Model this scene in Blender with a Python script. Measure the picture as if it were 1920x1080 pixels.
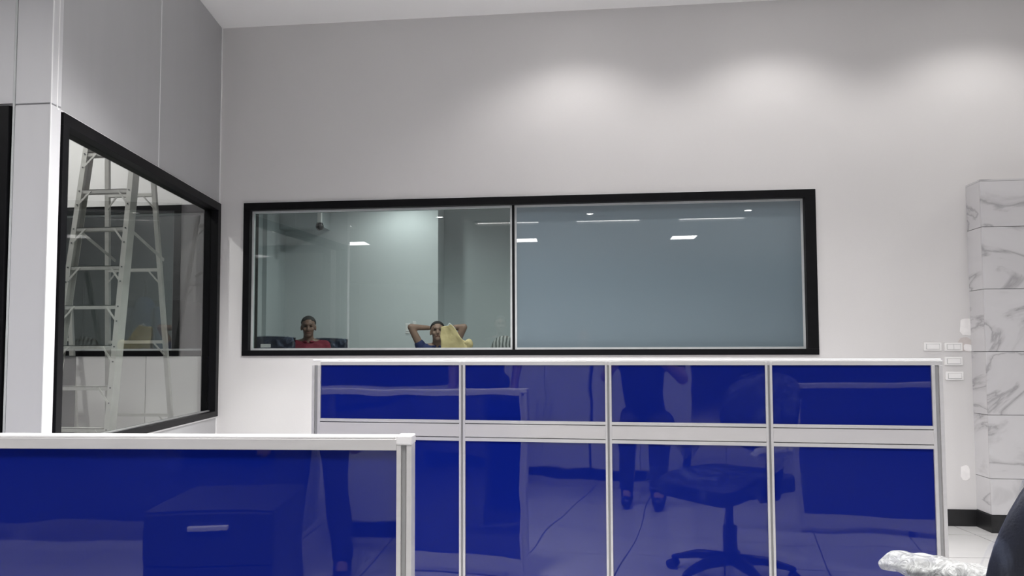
import bpy, bmesh, math, random
from mathutils import Vector, Matrix
R = math.radians
for o in list(bpy.data.objects): bpy.data.objects.remove(o)
SC = bpy.context.scene
COL = SC.collection
EYE = 1.04
# ------------------------------------------------------------------ camera
cd = bpy.data.cameras.new('camera'); cam = bpy.data.objects.new('camera', cd); COL.objects.link(cam)
yw, pt, rl = R(6.1395), R(2.9918), R(-0.146)
fwd = Vector((-math.sin(yw)*math.cos(pt), math.cos(yw)*math.cos(pt), math.sin(pt)))
rt = Vector((math.cos(yw), math.sin(yw), 0)); up = rt.cross(fwd)
rt, up = rt*math.cos(rl)+up*math.sin(rl), -rt*math.sin(rl)+up*math.cos(rl)
m3 = Matrix((rt, up, -fwd)).transposed()
cam.matrix_world = Matrix.Translation((0, 0, EYE)) @ m3.to_4x4()
cd.sensor_width = 36; cd.lens = 1408.5/1920*36
cd.shift_x = 0.01594; cd.shift_y = 0.02516
cd.clip_start = 0.02; cd.clip_end = 100
SC.camera = cam
# ------------------------------------------------------------------ world, exposure
w = bpy.data.worlds.new('world'); SC.world = w; w.use_nodes = True
w.node_tree.nodes['Background'].inputs[0].default_value = (.75, .8, .85, 1)
w.node_tree.nodes['Background'].inputs[1].default_value = .3
SC.view_settings.view_transform = 'Standard'; SC.view_settings.look = 'None'
SC.view_settings.gamma = 1; SC.view_settings.use_curve_mapping = False
SC.view_settings.exposure = 0.1
PANEL_E = 14.0        # glow of the ceiling panels' diffusers
AREA_W = 100.0
SPOT_W = 24.0         # wall washing downlights
# ------------------------------------------------------------------ materials
def nodes(name):
    m = bpy.data.materials.new(name); m.use_nodes = True
    nt = m.node_tree; return m, nt, nt.nodes, nt.links, nt.nodes['Principled BSDF']
def mat(name, col, rough=.5, metal=0, var=.04, scale=6, bump=0, bscale=60, ior=None, coat=0, stretch=None):
    m, nt, N, L, b = nodes(name)
    tc = N.new('ShaderNodeTexCoord'); mp = N.new('ShaderNodeMapping'); L.new(tc.outputs['Object'], mp.inputs[0])
    if stretch: mp.inputs['Scale'].default_value = stretch
    no = N.new('ShaderNodeTexNoise'); no.inputs['Scale'].default_value = scale; no.inputs['Detail'].default_value = 5
    L.new(mp.outputs[0], no.inputs['Vector'])
    rp = N.new('ShaderNodeValToRGB'); L.new(no.outputs['Fac'], rp.inputs[0])
    rp.color_ramp.elements[0].position = .3; rp.color_ramp.elements[1].position = .7
    rp.color_ramp.elements[0].color = (*[c*(1-var) for c in col], 1)
    rp.color_ramp.elements[1].color = (*[min(1, c*(1+var)) for c in col], 1)
    L.new(rp.outputs[0], b.inputs['Base Color'])
    b.inputs['Roughness'].default_value = rough; b.inputs['Metallic'].default_value = metal
    if ior: b.inputs['IOR'].default_value = ior
    if coat: b.inputs['Coat Weight'].default_value = coat
    if bump:
        n2 = N.new('ShaderNodeTexNoise'); n2.inputs['Scale'].default_value = bscale; n2.inputs['Detail'].default_value = 3
        L.new(mp.outputs[0], n2.inputs['Vector'])
        bp = N.new('ShaderNodeBump'); bp.inputs['Strength'].default_value = bump; bp.inputs['Distance'].default_value = .01
        L.new(n2.outputs['Fac'], bp.inputs['Height']); L.new(bp.outputs[0], b.inputs['Normal'])
    return m
def emis(name, col, s):
    m, nt, N, L, b = nodes(name)
    b.inputs['Base Color'].default_value = (.8, .8, .8, 1)
    b.inputs['Emission Color'].default_value = (*col, 1); b.inputs['Emission Strength'].default_value = s
    return m
def glassy(name, tint, refl=.1, dif=0, dcol=(.3, .35, .4), trl=0, warp=.0):
    """window glass: transparent + mirror by Fresnel, optionally a milky layer"""
    m, nt, N, L, b = nodes(name); N.remove(b)
    out = [n for n in N if n.type == 'OUTPUT_MATERIAL'][0]
    tr = N.new('ShaderNodeBsdfTransparent'); tr.inputs[0].default_value = (*tint, 1)
    gl = N.new('ShaderNodeBsdfGlossy'); gl.inputs['Roughness'].default_value = .004
    fr = N.new('ShaderNodeFresnel'); fr.inputs['IOR'].default_value = 1.5
    k2 = N.new('ShaderNodeMath'); k2.operation = 'MULTIPLY'; k2.inputs[1].default_value = refl/.04; k2.use_clamp = True
    ge = N.new('ShaderNodeNewGeometry'); fb = N.new('ShaderNodeMath'); fb.operation = 'SUBTRACT'; fb.inputs[0].default_value = 1
    L.new(ge.outputs['Backfacing'], fb.inputs[1]); mr = N.new('ShaderNodeMath'); mr.operation = 'MULTIPLY'
    L.new(fr.outputs[0], k2.inputs[0]); L.new(k2.outputs[0], mr.inputs[0]); L.new(fb.outputs[0], mr.inputs[1])
    base = tr.outputs[0]
    if dif:
        df = N.new('ShaderNodeBsdfDiffuse'); df.inputs[0].default_value = (*dcol, 1)
        tl = N.new('ShaderNodeBsdfTranslucent'); tl.inputs[0].default_value = (*dcol, 1)
        mx = N.new('ShaderNodeMixShader'); mx.inputs[0].default_value = trl
        L.new(df.outputs[0], mx.inputs[1]); L.new(tl.outputs[0], mx.inputs[2])
        m2 = N.new('ShaderNodeMixShader'); m2.inputs[0].default_value = dif
        L.new(base, m2.inputs[1]); L.new(mx.outputs[0], m2.inputs[2]); base = m2.outputs[0]
    ms = N.new('ShaderNodeMixShader'); L.new(mr.outputs[0], ms.inputs[0])
    L.new(base, ms.inputs[1]); L.new(gl.outputs[0], ms.inputs[2]); L.new(ms.outputs[0], out.inputs['Surface'])
    return m
M = {}
M['wall'] = mat('wall_paint', (.66, .645, .64), .75, var=.012, scale=1.5, bump=.05, bscale=180)
M['far_wall'] = mat('mid_grey_wall_paint', (.26, .26, .27), .75, var=.02, scale=1.5)
M['rear_wall'] = mat('rear_wall_paint', (.62, .66, .67), .7, var=.015, scale=1.5)
M['rear_grey'] = mat('rear_wall_grey_paint', (.44, .48, .49), .7, var=.015, scale=1.5)
M['ceil'] = mat('ceiling_paint', (.78, .77, .77), .85, var=.01, scale=2)
M['panel'] = mat('grey_sandwich_panel', (.56, .56, .575), .42, var=.02, scale=3, stretch=(3, 3, .4))
M['trim'] = mat('white_trim', (.82, .82, .82), .35, var=.02)
M['black'] = mat('black_aluminium', (.004, .004, .005), .45, var=.2, scale=20, ior=1.25)
M['seal'] = mat('pale_silicone', (.50, .52, .52), .5, var=.06, scale=15)
M['alu'] = mat('satin_aluminium_rail', (.60, .59, .585), .36, .25, var=.04, scale=8, stretch=(1, 1, 6))
M['alu_white'] = mat('white_rail_top', (.78, .77, .77), .3, .05, var=.02)
M['groove'] = mat('grey_groove', (.33, .33, .33), .5, .3, var=.06)
M['belt'] = mat('pale_grey_belt_panel', (.56, .545, .54), .22, .1, var=.02, scale=4, stretch=(.3, 1, 8))
M['base'] = mat('black_skirting', (.012, .012, .013), .4, var=.3, scale=9)
M['tile'] = mat('white_floor_tile', (.55, .545, .54), .22, var=.02, scale=2.5, bump=.03, bscale=4)
M['grout'] = mat('grey_grout', (.10, .10, .10), .9, var=.1)
M['switch'] = mat('white_switch_plastic', (.85, .84, .83), .3, var=.01)
M['switch_gap'] = mat('switch_shadow_grey', (.35, .35, .35), .5)
M['putty'] = mat('white_putty', (.86, .84, .83), .9, var=.05, scale=30)
M['putty2'] = mat('beige_putty', (.60, .55, .53), .9, var=.05, scale=30)
M['ladder'] = mat('dull_aluminium', (.50, .49, .46), .5, .35, var=.1, scale=12)
M['rivet'] = mat('dark_rivet', (.12, .12, .12), .4, .6)
M['dark_cab'] = mat('dark_grey_steel', (.028, .030, .032), .5, var=.08)
M['white_cab'] = mat('white_steel_cabinet', (.68, .69, .70), .35, var=.02)
M['fabric'] = mat('navy_fabric', (.006, .009, .024), .6, var=.4, scale=18, bump=.12, bscale=300)
M['blackpl'] = mat('black_nylon', (.015, .015, .017), .4, var=.1)
M['skin'] = mat('skin', (.20, .12, .09), .5, var=.08, scale=20)
M['skin2'] = mat('tan_skin', (.30, .19, .145), .5, var=.08, scale=20)
M['hair'] = mat('greying_black_hair', (.035, .033, .032), .7, var=.5, scale=90, bump=.5, bscale=250)
M['hair2'] = mat('black_hair', (.012, .011, .011), .6, var=.4, scale=90, bump=.5, bscale=250)
M['lips'] = mat('lip_skin', (.24, .09, .07), .5)
M['eye'] = mat('eye_dark', (.02, .015, .012), .2)
M['red'] = mat('dark_red_shirt', (.17, .012, .03), .8, var=.12, scale=14, bump=.3, bscale=40)
M['navy'] = mat('navy_shirt', (.018, .03, .11), .8, var=.15, scale=14, bump=.3, bscale=40)
M['dark'] = mat('charcoal_clothes', (.02, .021, .026), .85, var=.15, scale=14, bump=.3, bscale=40)
M['jeans'] = mat('dark_denim', (.02, .028, .05), .85, var=.2, scale=30)
M['shoe'] = mat('black_shoe_leather', (.012, .012, .013), .4)
M['bag'] = mat('yellow_paper_bag', (.62, .50, .26), .6, var=.07, scale=10, bump=.5, bscale=18)
M['bag_mark'] = mat('dark_print', (.03, .03, .035), .6)
M['table'] = mat('pale_table_laminate', (.55, .55, .54), .4, var=.02)
M['wood'] = mat('dark_brown_laminate', (.05, .035, .03), .5, var=.2, scale=4, stretch=(1, 1, 8))
M['pinkred'] = mat('crimson_cloth', (.42, .03, .06), .8, var=.2, scale=10)
M['bluec'] = mat('dull_blue_cloth', (.03, .09, .22), .8, var=.2, scale=8)
M['cardboard'] = mat('grey_brown_cardboard', (.30, .25, .20), .8, var=.06)
M['lens'] = mat('black_dome_plastic', (.02, .02, .022), .15)
M['panel_light'] = emis('lit_diffuser', (1, .98, .97), PANEL_E)
M['fill_glow'] = emis('fill_panel_glow', (1, .98, .97), 1.5)  # dim glow of the added fill panels, which have no louvre
M['downlight'] = emis('lit_downlight', (1, .98, .96), 30)
M['tube'] = emis('dim_tube', (1, .98, .96), 7)
M['louvre'] = mat('mirror_louvre', (.8, .8, .8), .15, 1, var=.01)
M['glass'] = glassy('clear_window_glass', (.80, .86, .85), .10)
M['glass_side'] = glassy('side_window_glass', (.88, .90, .89), .07)
M['glass_dim'] = glassy('tinted_far_glass', (.52, .56, .59), .16)
M['smart'] = glassy('frosted_switchable_glass', (.6, .66, .7), .10, dif=.93, dcol=(.30, .37, .41), trl=.55)
# striped cloth
m, nt, N, L, b = nodes('striped_grey_cloth'); tc = N.new('ShaderNodeTexCoord'); wv = N.new('ShaderNodeTexWave')
wv.inputs['Scale'].default_value = 9; wv.inputs['Distortion'].default_value = 3; L.new(tc.outputs['Object'], wv.inputs[0])
rp = N.new('ShaderNodeValToRGB'); rp.color_ramp.elements[0].color = (.05, .055, .055, 1); rp.color_ramp.elements[1].color = (.32, .33, .32, 1)
L.new(wv.outputs['Fac'], rp.inputs[0]); L.new(rp.outputs[0], b.inputs['Base Color']); b.inputs['Roughness'].default_value = .8; M['striped'] = m
# back-painted blue glass: dark blue with a mirror-like face that is very slightly wavy
m, nt, N, L, b = nodes('back_painted_blue_glass'); tc = N.new('ShaderNodeTexCoord')
no = N.new('ShaderNodeTexNoise'); no.inputs['Scale'].default_value = 3.2; no.inputs['Detail'].default_value = 1.5
L.new(tc.outputs['Object'], no.inputs['Vector'])
bp = N.new('ShaderNodeBump'); bp.inputs['Strength'].default_value = .35; bp.inputs['Distance'].default_value = .006
L.new(no.outputs['Fac'], bp.inputs['Height']); L.new(bp.outputs[0], b.inputs['Normal'])
n2 = N.new('ShaderNodeTexNoise'); n2.inputs['Scale'].default_value = 2; L.new(tc.outputs['Object'], n2.inputs['Vector'])
rp = N.new('ShaderNodeValToRGB'); L.new(n2.outputs['Fac'], rp.inputs[0])
rp.color_ramp.elements[0].color = (.003, .010, .150, 1); rp.color_ramp.elements[1].color = (.0035, .0115, .172, 1)
L.new(rp.outputs[0], b.inputs['Base Color'])
b.inputs['Roughness'].default_value = .02; b.inputs['IOR'].default_value = 1.75; M['blue'] = m
# marble
m, nt, N, L, b = nodes('white_marble_tile'); tc = N.new('ShaderNodeTexCoord'); oi = N.new('ShaderNodeObjectInfo')
ad = N.new('ShaderNodeVectorMath'); ad.operation = 'ADD'; cb = N.new('ShaderNodeCombineXYZ')
mu = N.new('ShaderNodeMath'); mu.operation = 'MULTIPLY'; mu.inputs[1].default_value = 17
L.new(oi.outputs['Random'], mu.inputs[0]); L.new(mu.outputs[0], cb.inputs[0]); L.new(mu.outputs[0], cb.inputs[2])
L.new(tc.outputs['Object'], ad.inputs[0]); L.new(cb.outputs[0], ad.inputs[1])
mp = N.new('ShaderNodeMapping'); mp.inputs['Rotation'].default_value = (0, R(35), 0); mp.inputs['Scale'].default_value = (1.0, .8, 2.2)
L.new(ad.outputs[0], mp.inputs[0])
no = N.new('ShaderNodeTexNoise'); no.inputs['Scale'].default_value = 1.3; no.inputs['Detail'].default_value = 7; no.inputs['Distortion'].default_value = .9
L.new(mp.outputs[0], no.inputs['Vector'])
rp = N.new('ShaderNodeValToRGB'); e = rp.color_ramp.elements
e[0].position = .40; e[0].color = (.60, .59, .60, 1); e[1].position = .62; e[1].color = (.62, .61, .62, 1)
for p, c in ((.475, (.58, .57, .58)), (.497, (.36, .35, .36)), (.505, (.50, .49, .50)), (.54, (.60, .59, .60))):
    x = e.new(p); x.color = (*c, 1)
L.new(no.outputs['Fac'], rp.inputs[0]); L.new(rp.outputs[0], b.inputs['Base Color']); b.inputs['Roughness'].default_value = .25; M['marble'] = m
# crinkled plastic film
def film(name, lo, hi, white=(.75, .77, .78), sc=14):
    m, nt, N, L, b = nodes(name); out = [n for n in N if n.type == 'OUTPUT_MATERIAL'][0]
    tc = N.new('ShaderNodeTexCoord'); no = N.new('ShaderNodeTexNoise'); no.inputs['Scale'].default_value = sc; no.inputs['Detail'].default_value = 6; no.inputs['Distortion'].default_value = 2.5
    L.new(tc.outputs['Object'], no.inputs['Vector'])
    b.inputs['Base Color'].default_value = (*white, 1); b.inputs['Roughness'].default_value = .18
    bp = N.new('ShaderNodeBump'); bp.inputs['Strength'].default_value = .9; bp.inputs['Distance'].default_value = .012
    L.new(no.outputs['Fac'], bp.inputs['Height']); L.new(bp.outputs[0], b.inputs['Normal'])
    rp = N.new('ShaderNodeMapRange'); rp.inputs[1].default_value = .48 if lo < .1 else .42; rp.inputs[2].default_value = .70
    rp.inputs[3].default_value = lo; rp.inputs[4].default_value = hi; L.new(no.outputs['Fac'], rp.inputs[0])
    tr = N.new('ShaderNodeBsdfTransparent'); ms = N.new('ShaderNodeMixShader')
    L.new(rp.outputs[0], ms.inputs[0]); L.new(tr.outputs[0], ms.inputs[1]); L.new(b.outputs[0], ms.inputs[2]); L.new(ms.outputs[0], out.inputs['Surface'])
    return m
M['film'] = film('thin_clear_film', .0, .38, (.26, .31, .46), 6)
M['film_thick'] = film('bunched_plastic_film', .45, .95, (.58, .59, .58), 26)
# ------------------------------------------------------------------ mesh helpers
def new():
    return bmesh.new()
def box(bm, x0, x1, y0, y1, z0, z1, bev=0, mx=None):
    r = bmesh.ops.create_cube(bm, size=1)
    for v in r['verts']:
        v.co = Vector(((x0+x1)/2+v.co.x*(x1-x0), (y0+y1)/2+v.co.y*(y1-y0), (z0+z1)/2+v.co.z*(z1-z0)))
    vs = r['verts']
    if bev:
        ed = list({e for v in vs for e in v.link_edges})
        rr = bmesh.ops.bevel(bm, geom=ed, offset=bev, segments=2, profile=.5, affect='EDGES')
        vs = list({v for f in rr['faces'] for v in f.verts} | {v for v in vs if v.is_valid})
    if mx: 
        for v in vs: v.co = mx @ v.co
    return vs
def capsule(bm, a, b, r0, r1, seg=14):
    a = Vector(a); b = Vector(b); d = b-a; L_ = d.length or 1e-5
    q = Vector((0, 0, 1)).rotation_difference(d).to_matrix()
    prof = []
    for k in range(5):
        t = -math.pi/2 + k*math.pi/8; prof.append((r0*math.cos(t), r0*math.sin(t)))
    for k in range(5):
        t = k*math.pi/8; prof.append((r1*math.cos(t), L_+r1*math.sin(t)))
    rings = []
    for (r, h) in prof:
        if r < 1e-4: rings.append([bm.verts.new(a+q@Vector((0, 0, h)))])
        else: rings.append([bm.verts.new(a+q@Vector((r*math.cos(2*math.pi*i/seg), r*math.sin(2*math.pi*i/seg), h))) for i in range(seg)])
    for A, B in zip(rings, rings[1:]):
        for i in range(seg):
            j = (i+1) % seg
            vs = [A[i % len(A)], A[j % len(A)], B[j % len(B)], B[i % len(B)]]
            vs = [v for n, v in enumerate(vs) if v not in vs[:n]]
            if len(vs) > 2: bm.faces.new(vs)
def ell(bm, c, r, rot=None, u=20, v=14):
    g = bmesh.ops.create_uvsphere(bm, u_segments=u, v_segments=v, radius=1)
    for x in g['verts']:
        p = Vector((x.co.x*r[0], x.co.y*r[1], x.co.z*r[2]))
        if rot: p = rot @ p
        x.co = p+Vector(c)
    return g['verts']
def cyl(bm, a, b, r, seg=16, r2=None):
    a = Vector(a); b = Vector(b); d = b-a
    q = Vector((0, 0, 1)).rotation_difference(d).to_matrix().to_4x4()
    bmesh.ops.create_cone(bm, cap_ends=True, segments=seg, radius1=r, radius2=r if r2 is None else r2, depth=d.length,
                          matrix=Matrix.Translation((a+b)/2) @ q)
def bar(bm, a, b, wx, wy, side=Vector((1, 0, 0))):
    """rectangular bar from a to b, wx across 'side', wy across the other way"""
    a = Vector(a); b = Vector(b); d = (b-a).normalized(); s = (side-d*side.dot(d)).normalized(); t = d.cross(s)
    vs = [bm.verts.new(p+s*sx*wx/2+t*sy*wy/2) for p in (a, b) for sx, sy in ((-1, -1), (1, -1), (1, 1), (-1, 1))]
    for f in ((0, 1, 2, 3), (7, 6, 5, 4), (0, 4, 5, 1), (1, 5, 6, 2), (2, 6, 7, 3), (3, 7, 4, 0)): bm.faces.new([vs[i] for i in f])
def obj(name, bm, m, parent=None, smooth=False, mods=None, mx=None):
    bmesh.ops.recalc_face_normals(bm, faces=bm.faces)
    me = bpy.data.meshes.new(name); bm.to_mesh(me); bm.free()
    if smooth:
        for p in me.polygons: p.use_smooth = True
    me.materials.append(m if not isinstance(m, str) else M[m])
    o = bpy.data.objects.new(name, me); COL.objects.link(o)
    if parent: o.parent = parent
    if mx: o.matrix_local = mx
    return o
def bobj(name, b, m, parent=None, bev=0):
    bm = new(); box(bm, *b, bev); return obj(name, bm, m, parent)
def tag(o, label, cat, group=None):
    o['label'] = label; o['category'] = cat
    if group: o['group'] = group
    return o
def thing(name, label, cat, loc=(0, 0, 0), rz=0, group=None):
    o = bpy.data.objects.new(name, None); COL.objects.link(o); o.location = loc; o.rotation_euler = (0, 0, rz)
    o.empty_display_size = .1
    return tag(o, label, cat, group)
def struct(o): o['kind'] = 'structure'; return o
def dup(root, loc, rz, label=None, group=None, sc=None):
    r = root.copy(); COL.objects.link(r); r.location = loc; r.rotation_euler = (0, 0, rz)
    if label: r['label'] = label
    if group: r['group'] = group
    for ch in list(root.children):
        c = ch.copy(); COL.objects.link(c); c.parent = r
        for g in ch.children:
            d = g.copy(); COL.objects.link(d); d.parent = c
    return r
def subsurf(o, n=2):
    md = o.modifiers.new('subdivision', 'SUBSURF'); md.levels = n; md.render_levels = n
# ------------------------------------------------------------------ setting
W = 4.828; CZ = 3.274
TH = .12
WX0, WX1, WZ0, WZ1 = -2.2265, 1.4853, 1.025, 2.055
CX = -2.4037                       # corner of side partition and back wall
SA = R(7.6334)                     # side partition is turned this far off square
def side(t, z=0, n=0):             # point on side partition: t metres from the corner towards the camera, n to its left
    return Vector((CX+math.sin(SA)*t-math.cos(SA)*n, W-math.cos(SA)*t-math.sin(SA)*n, z))
SMX = Matrix.Translation((CX, W, 0)) @ Matrix.Rotation(SA-math.pi/2, 4, 'Z')   # local x = t, local -y = into left room
SL = 1.985
# floor
fl = struct(bobj('floor', (-7.1, 7.1, -14.1, 12.1, -.1, -.008), 'grout'))
def clip(poly, n, d):              # keep points with n.p <= d
    out = []
    for i in range(len(poly)):
        a, b = poly[i], poly[(i+1) % len(poly)]
        da, db = a.x*n[0]+a.y*n[1]-d, b.x*n[0]+b.y*n[1]-d
        if da <= 0: out.append(a)
        if (da < 0) != (db < 0) and abs(da-db) > 1e-9: out.append(a+(b-a)*(da/(da-db)))
    return out
TS = .487; TA = R(4); G = .008
tmesh = None
far = new()
def tile_poly(bm, p, z0=-.008, z1=0.0):
    lo = [bm.verts.new((q.x, q.y, z0)) for q in p]; hi = [bm.verts.new((q.x, q.y, z1)) for q in p]
    bm.faces.new(hi)
    for i in range(len(p)):
        j = (i+1) % len(p); bm.faces.new((lo[i], lo[j], hi[j], hi[i]))
ox, oy = 2.25, 4.60
for i in range(-20, 10):
    for j in range(-38, 3):
        c = [Vector((G/2 if a == 0 else TS-G/2, G/2 if b_ == 0 else TS-G/2)) for a, b_ in ((0, 0), (1, 0), (1, 1), (0, 1))]
        rot = Matrix.Rotation(TA, 2)
        o0 = rot @ Vector((i*TS, j*TS)) + Vector((ox, oy))
        wp = [rot @ q + o0 for q in c]
        p = clip(wp, (0, 1), W-.002); p = clip(p, (-1, 0), 7) if p else p; p = clip(p, (1, 0), 7) if p else p; p = clip(p, (0, -1), 13.9) if p else p
        if len(p) < 3: continue
        cx_, cy_ = sum(q.x for q in p)/len(p), sum(q.y for q in p)/len(p)
        near = -1.3 < cx_ < 3.0 and -1.2 < cy_ < 4.9
        if near:
            if len(p) == 4 and all((p[k]-wp[k]).length < 1e-6 for k in range(4)):
                if tmesh is None:
                    bm = new(); tile_poly(bm, [rot @ q for q in c]); t = obj('tile', bm, 'tile', fl); tmesh = t.data
                else:
                    t = bpy.data.objects.new('tile', tmesh); COL.objects.link(t); t.parent = fl
                t.location = (o0.x, o0.y, 0)
            else:
                bm = new(); tile_poly(bm, p); obj('tile', bm, 'tile', fl)
        else: tile_poly(far, p)
o = obj('tile_field', far, 'tile', fl); o['kind'] = 'stuff'
bm = new(); box(bm, -7, 7, W+.01, 12, -.008, 0); obj('rear_floor_sheet', bm, M['tile'], fl)
# ceiling
struct(bobj('ceiling', (-7.1, 7.1, -14.1, W+TH, CZ, CZ+.1), 'ceil'))
rc = struct(bobj('ceiling', (-7.1, 7.1, W+TH, 12.1, 2.98, 3.1), 'ceil'))
# outer walls
struct(bobj('wall_rear', (-7.1, 7.1, -14.1, -13.9, 0, CZ), 'far_wall'))
struct(bobj('wall_right', (7, 7.1, -13.9, W, 0, CZ), 'far_wall'))
struct(bobj('wall_left', (-7.1, -7, -13.9, 12, 0, CZ), 'far_wall'))
# back wall with two openings
W2X0, W2X1 = -4.9, -2.392
bm = new()
y0, y1 = W, W+TH
box(bm, -7, 7, y0, y1, 0, WZ0); box(bm, -7, 7, y0, y1, WZ1, CZ)
box(bm, -7, W2X0, y0, y1, WZ0, WZ1); box(bm, W2X1, WX0, y0, y1, WZ0, WZ1); box(bm, WX1, 7, y0, y1, WZ0, WZ1)
wb = struct(obj('wall_back', bm, 'wall'))
# sandwich panels below the left room's window
for x0, x1 in ((-4.1, -2.905), (-2.899, -2.40)):
    bobj('panel', (x0, x1, W-.012, W, .02, WZ0-.002), 'wall', wb)
def patch(name, cx_, cz_, rx, rz, m, seed):
    random.seed(seed); bm = new(); n = 18; top = []; 
    for k in range(n):
        a = 2*math.pi*k/n; r = 1+random.uniform(-.08, .08)
        top.append(bm.verts.new((cx_+rx*r*math.copysign(abs(math.cos(a))**.7, math.cos(a)), W-.0006-.0006*seed, cz_+rz*r*math.copysign(abs(math.sin(a))**.7, math.sin(a)))))
    f = bm.faces.new(top); r = bmesh.ops.extrude_face_region(bm, geom=[f])
    for v in r['geom']:
        if isinstance(v, bmesh.types.BMVert): v.co.y = W
    return obj(name, bm, m, wb)
patch('putty_patch', 2.352, 1.190, .042, .052, 'putty', 1)
patch('putty_patch', 2.338, 1.085, .040, .042, 'putty2', 2)
patch('putty_patch', 2.352, 1.065, .024, .022, 'putty', 4)
patch('putty_patch', 2.313, .315, .026, .045, 'putty', 3)
bb = struct(bobj('baseboard_back', (-2.33, 2.385, W-.012, W, 0, .098), 'base'))
# window in back wall
def window(name, x0, x1, z0, z1, glass_list, ft, fb, fl_, fr):
    fr_ = struct(bpy.data.objects.new(name, None)); COL.objects.link(fr_)
    yf = W-.014; yb = W+TH+.014
    bm = new(); box(bm, x0, x1, yf, yb, z1-ft, z1, .0015); obj('frame_head', bm, 'black', fr_)
    bm = new(); box(bm, x0, x1, yf, yb, z0, z0+fb, .0015); obj('frame_sill', bm, 'black', fr_)
    bm = new(); box(bm, x0, x0+fl_, yf, yb, z0+fb, z1-ft, .0015); obj('frame_jamb', bm, 'black', fr_)
    bm = new(); box(bm, x1-fr, x1, yf, yb, z0+fb, z1-ft, .0015); obj('frame_jamb', bm, 'black', fr_)
    ix0, ix1, iz0, iz1 = x0+fl_, x1-fr, z0+fb, z1-ft
    for a, b_, m_ in glass_list:
        s = .013; bm = new(); yy0, yy1 = W+.03, W+.055
        box(bm, a, b_, yy0, yy1, iz0, iz0+s); box(bm, a, b_, yy0, yy1, iz1-s, iz1)
        box(bm, a, a+s, yy0, yy1, iz0+s, iz1-s); box(bm, b_-s, b_, yy0, yy1, iz0+s, iz1-s)
        obj('silicone_seal', bm, 'seal', fr_)
        bm = new(); box(bm, a+s, b_-s, W+.038, W+.046, iz0+s, iz1-s); 
        # single sheet is enough for the thin pane: keep only front face and back face solid
        obj('pane', bm, m_, fr_)
    return fr_, iz0, iz1
JX = -.405
w1, iz0, iz1 = window('window_1', WX0, WX1, WZ0, WZ1, [(WX0+.043, JX-.008, 'glass'), (JX+.008, WX1-.066, 'smart')], .05, .037, .043, .066)
bobj('joint_bar', (JX-.008, JX+.008, W+.02, W+.066, iz0, iz1), 'black', w1)
window('window_2', W2X0, W2X1, WZ0, WZ1, [(W2X0+.05, W2X1-.05, 'glass_dim')], .05, .037, .05, .05)
# thin pale bead around the big window frame
bm = new(); box(bm, WX0-.004, WX1+.004, W-.006, W, WZ1, WZ1+.005); box(bm, WX1, WX1+.004, W-.006, W, WZ0, WZ1); obj('bead', bm, 'trim', w1)
# side partition (between this room and the glazed room on the left)
TK = .075; FZ0, FZ1 = .623, 2.056
def sb(name, t0, t1, n0, n1, z0, z1, m, par=None, bev=0):      # n measured into the left room
    bm = new(); box(bm, t0, t1, -n1, -n0, z0, z1, bev, SMX); return obj(name, bm, m, par)
M['side_panel'] = mat('shaded_sandwich_panel', (.41, .41, .42), .42, var=.02, scale=3, stretch=(3, 3, .4))  # same panel as the front strip, darkened to paint in the partition's shade
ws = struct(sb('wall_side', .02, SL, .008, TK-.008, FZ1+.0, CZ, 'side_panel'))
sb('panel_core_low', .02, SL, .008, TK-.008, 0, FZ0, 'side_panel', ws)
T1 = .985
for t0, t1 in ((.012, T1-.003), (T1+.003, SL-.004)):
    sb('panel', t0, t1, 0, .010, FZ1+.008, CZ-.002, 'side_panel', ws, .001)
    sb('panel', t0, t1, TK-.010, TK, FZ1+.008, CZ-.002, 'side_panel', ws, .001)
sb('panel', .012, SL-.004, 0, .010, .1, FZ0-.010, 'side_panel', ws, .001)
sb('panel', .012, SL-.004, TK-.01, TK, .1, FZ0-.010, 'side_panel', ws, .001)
for t in (T1, SL-.001): sb('joint_strip', t-.0035, t+.0035, -.0015, .004, FZ1+.006, CZ-.002, 'trim', ws)
sb('corner_strip', -.0, .012, -.004, .02, .02, FZ0, 'trim', ws); sb('corner_strip', .0, .012, -.004, .02, FZ1, CZ-.001, 'trim', ws)
sb('edge_strip', .0, SL, -.003, .004, FZ1, FZ1+.007, 'trim', ws); sb('edge_strip', .0, SL, -.003, .012, FZ0-.010, FZ0, 'trim', ws)
sb('baseboard_side', .0, SL, -.01, .0, 0, .098, 'base', ws)
w3 = struct(bpy.data.objects.new('window_3', None)); COL.objects.link(w3)
SE = 1.950
sb('frame_head', .0, SE, -.012, TK+.012, FZ1-.052, FZ1, 'black', w3, .0015)
sb('frame_sill', .0, SE, -.012, TK+.012, FZ0, FZ0+.036, 'black', w3, .0015)
sb('frame_jamb', .0, .055, -.012, TK+.012, FZ0+.036, FZ1-.052, 'black', w3, .0015)
sb('frame_jamb', SE-.045, SE, -.012, TK+.012, FZ0+.036, FZ1-.052, 'black', w3, .0015)
sb('pane', .055, SE-.045, .035, .043, FZ0+.036, FZ1-.052, 'glass_side', w3)
sb('silicone_seal', .055, SE-.045, .025, .052, FZ0+.036, FZ0+.042, 'groove', w3)
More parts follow.
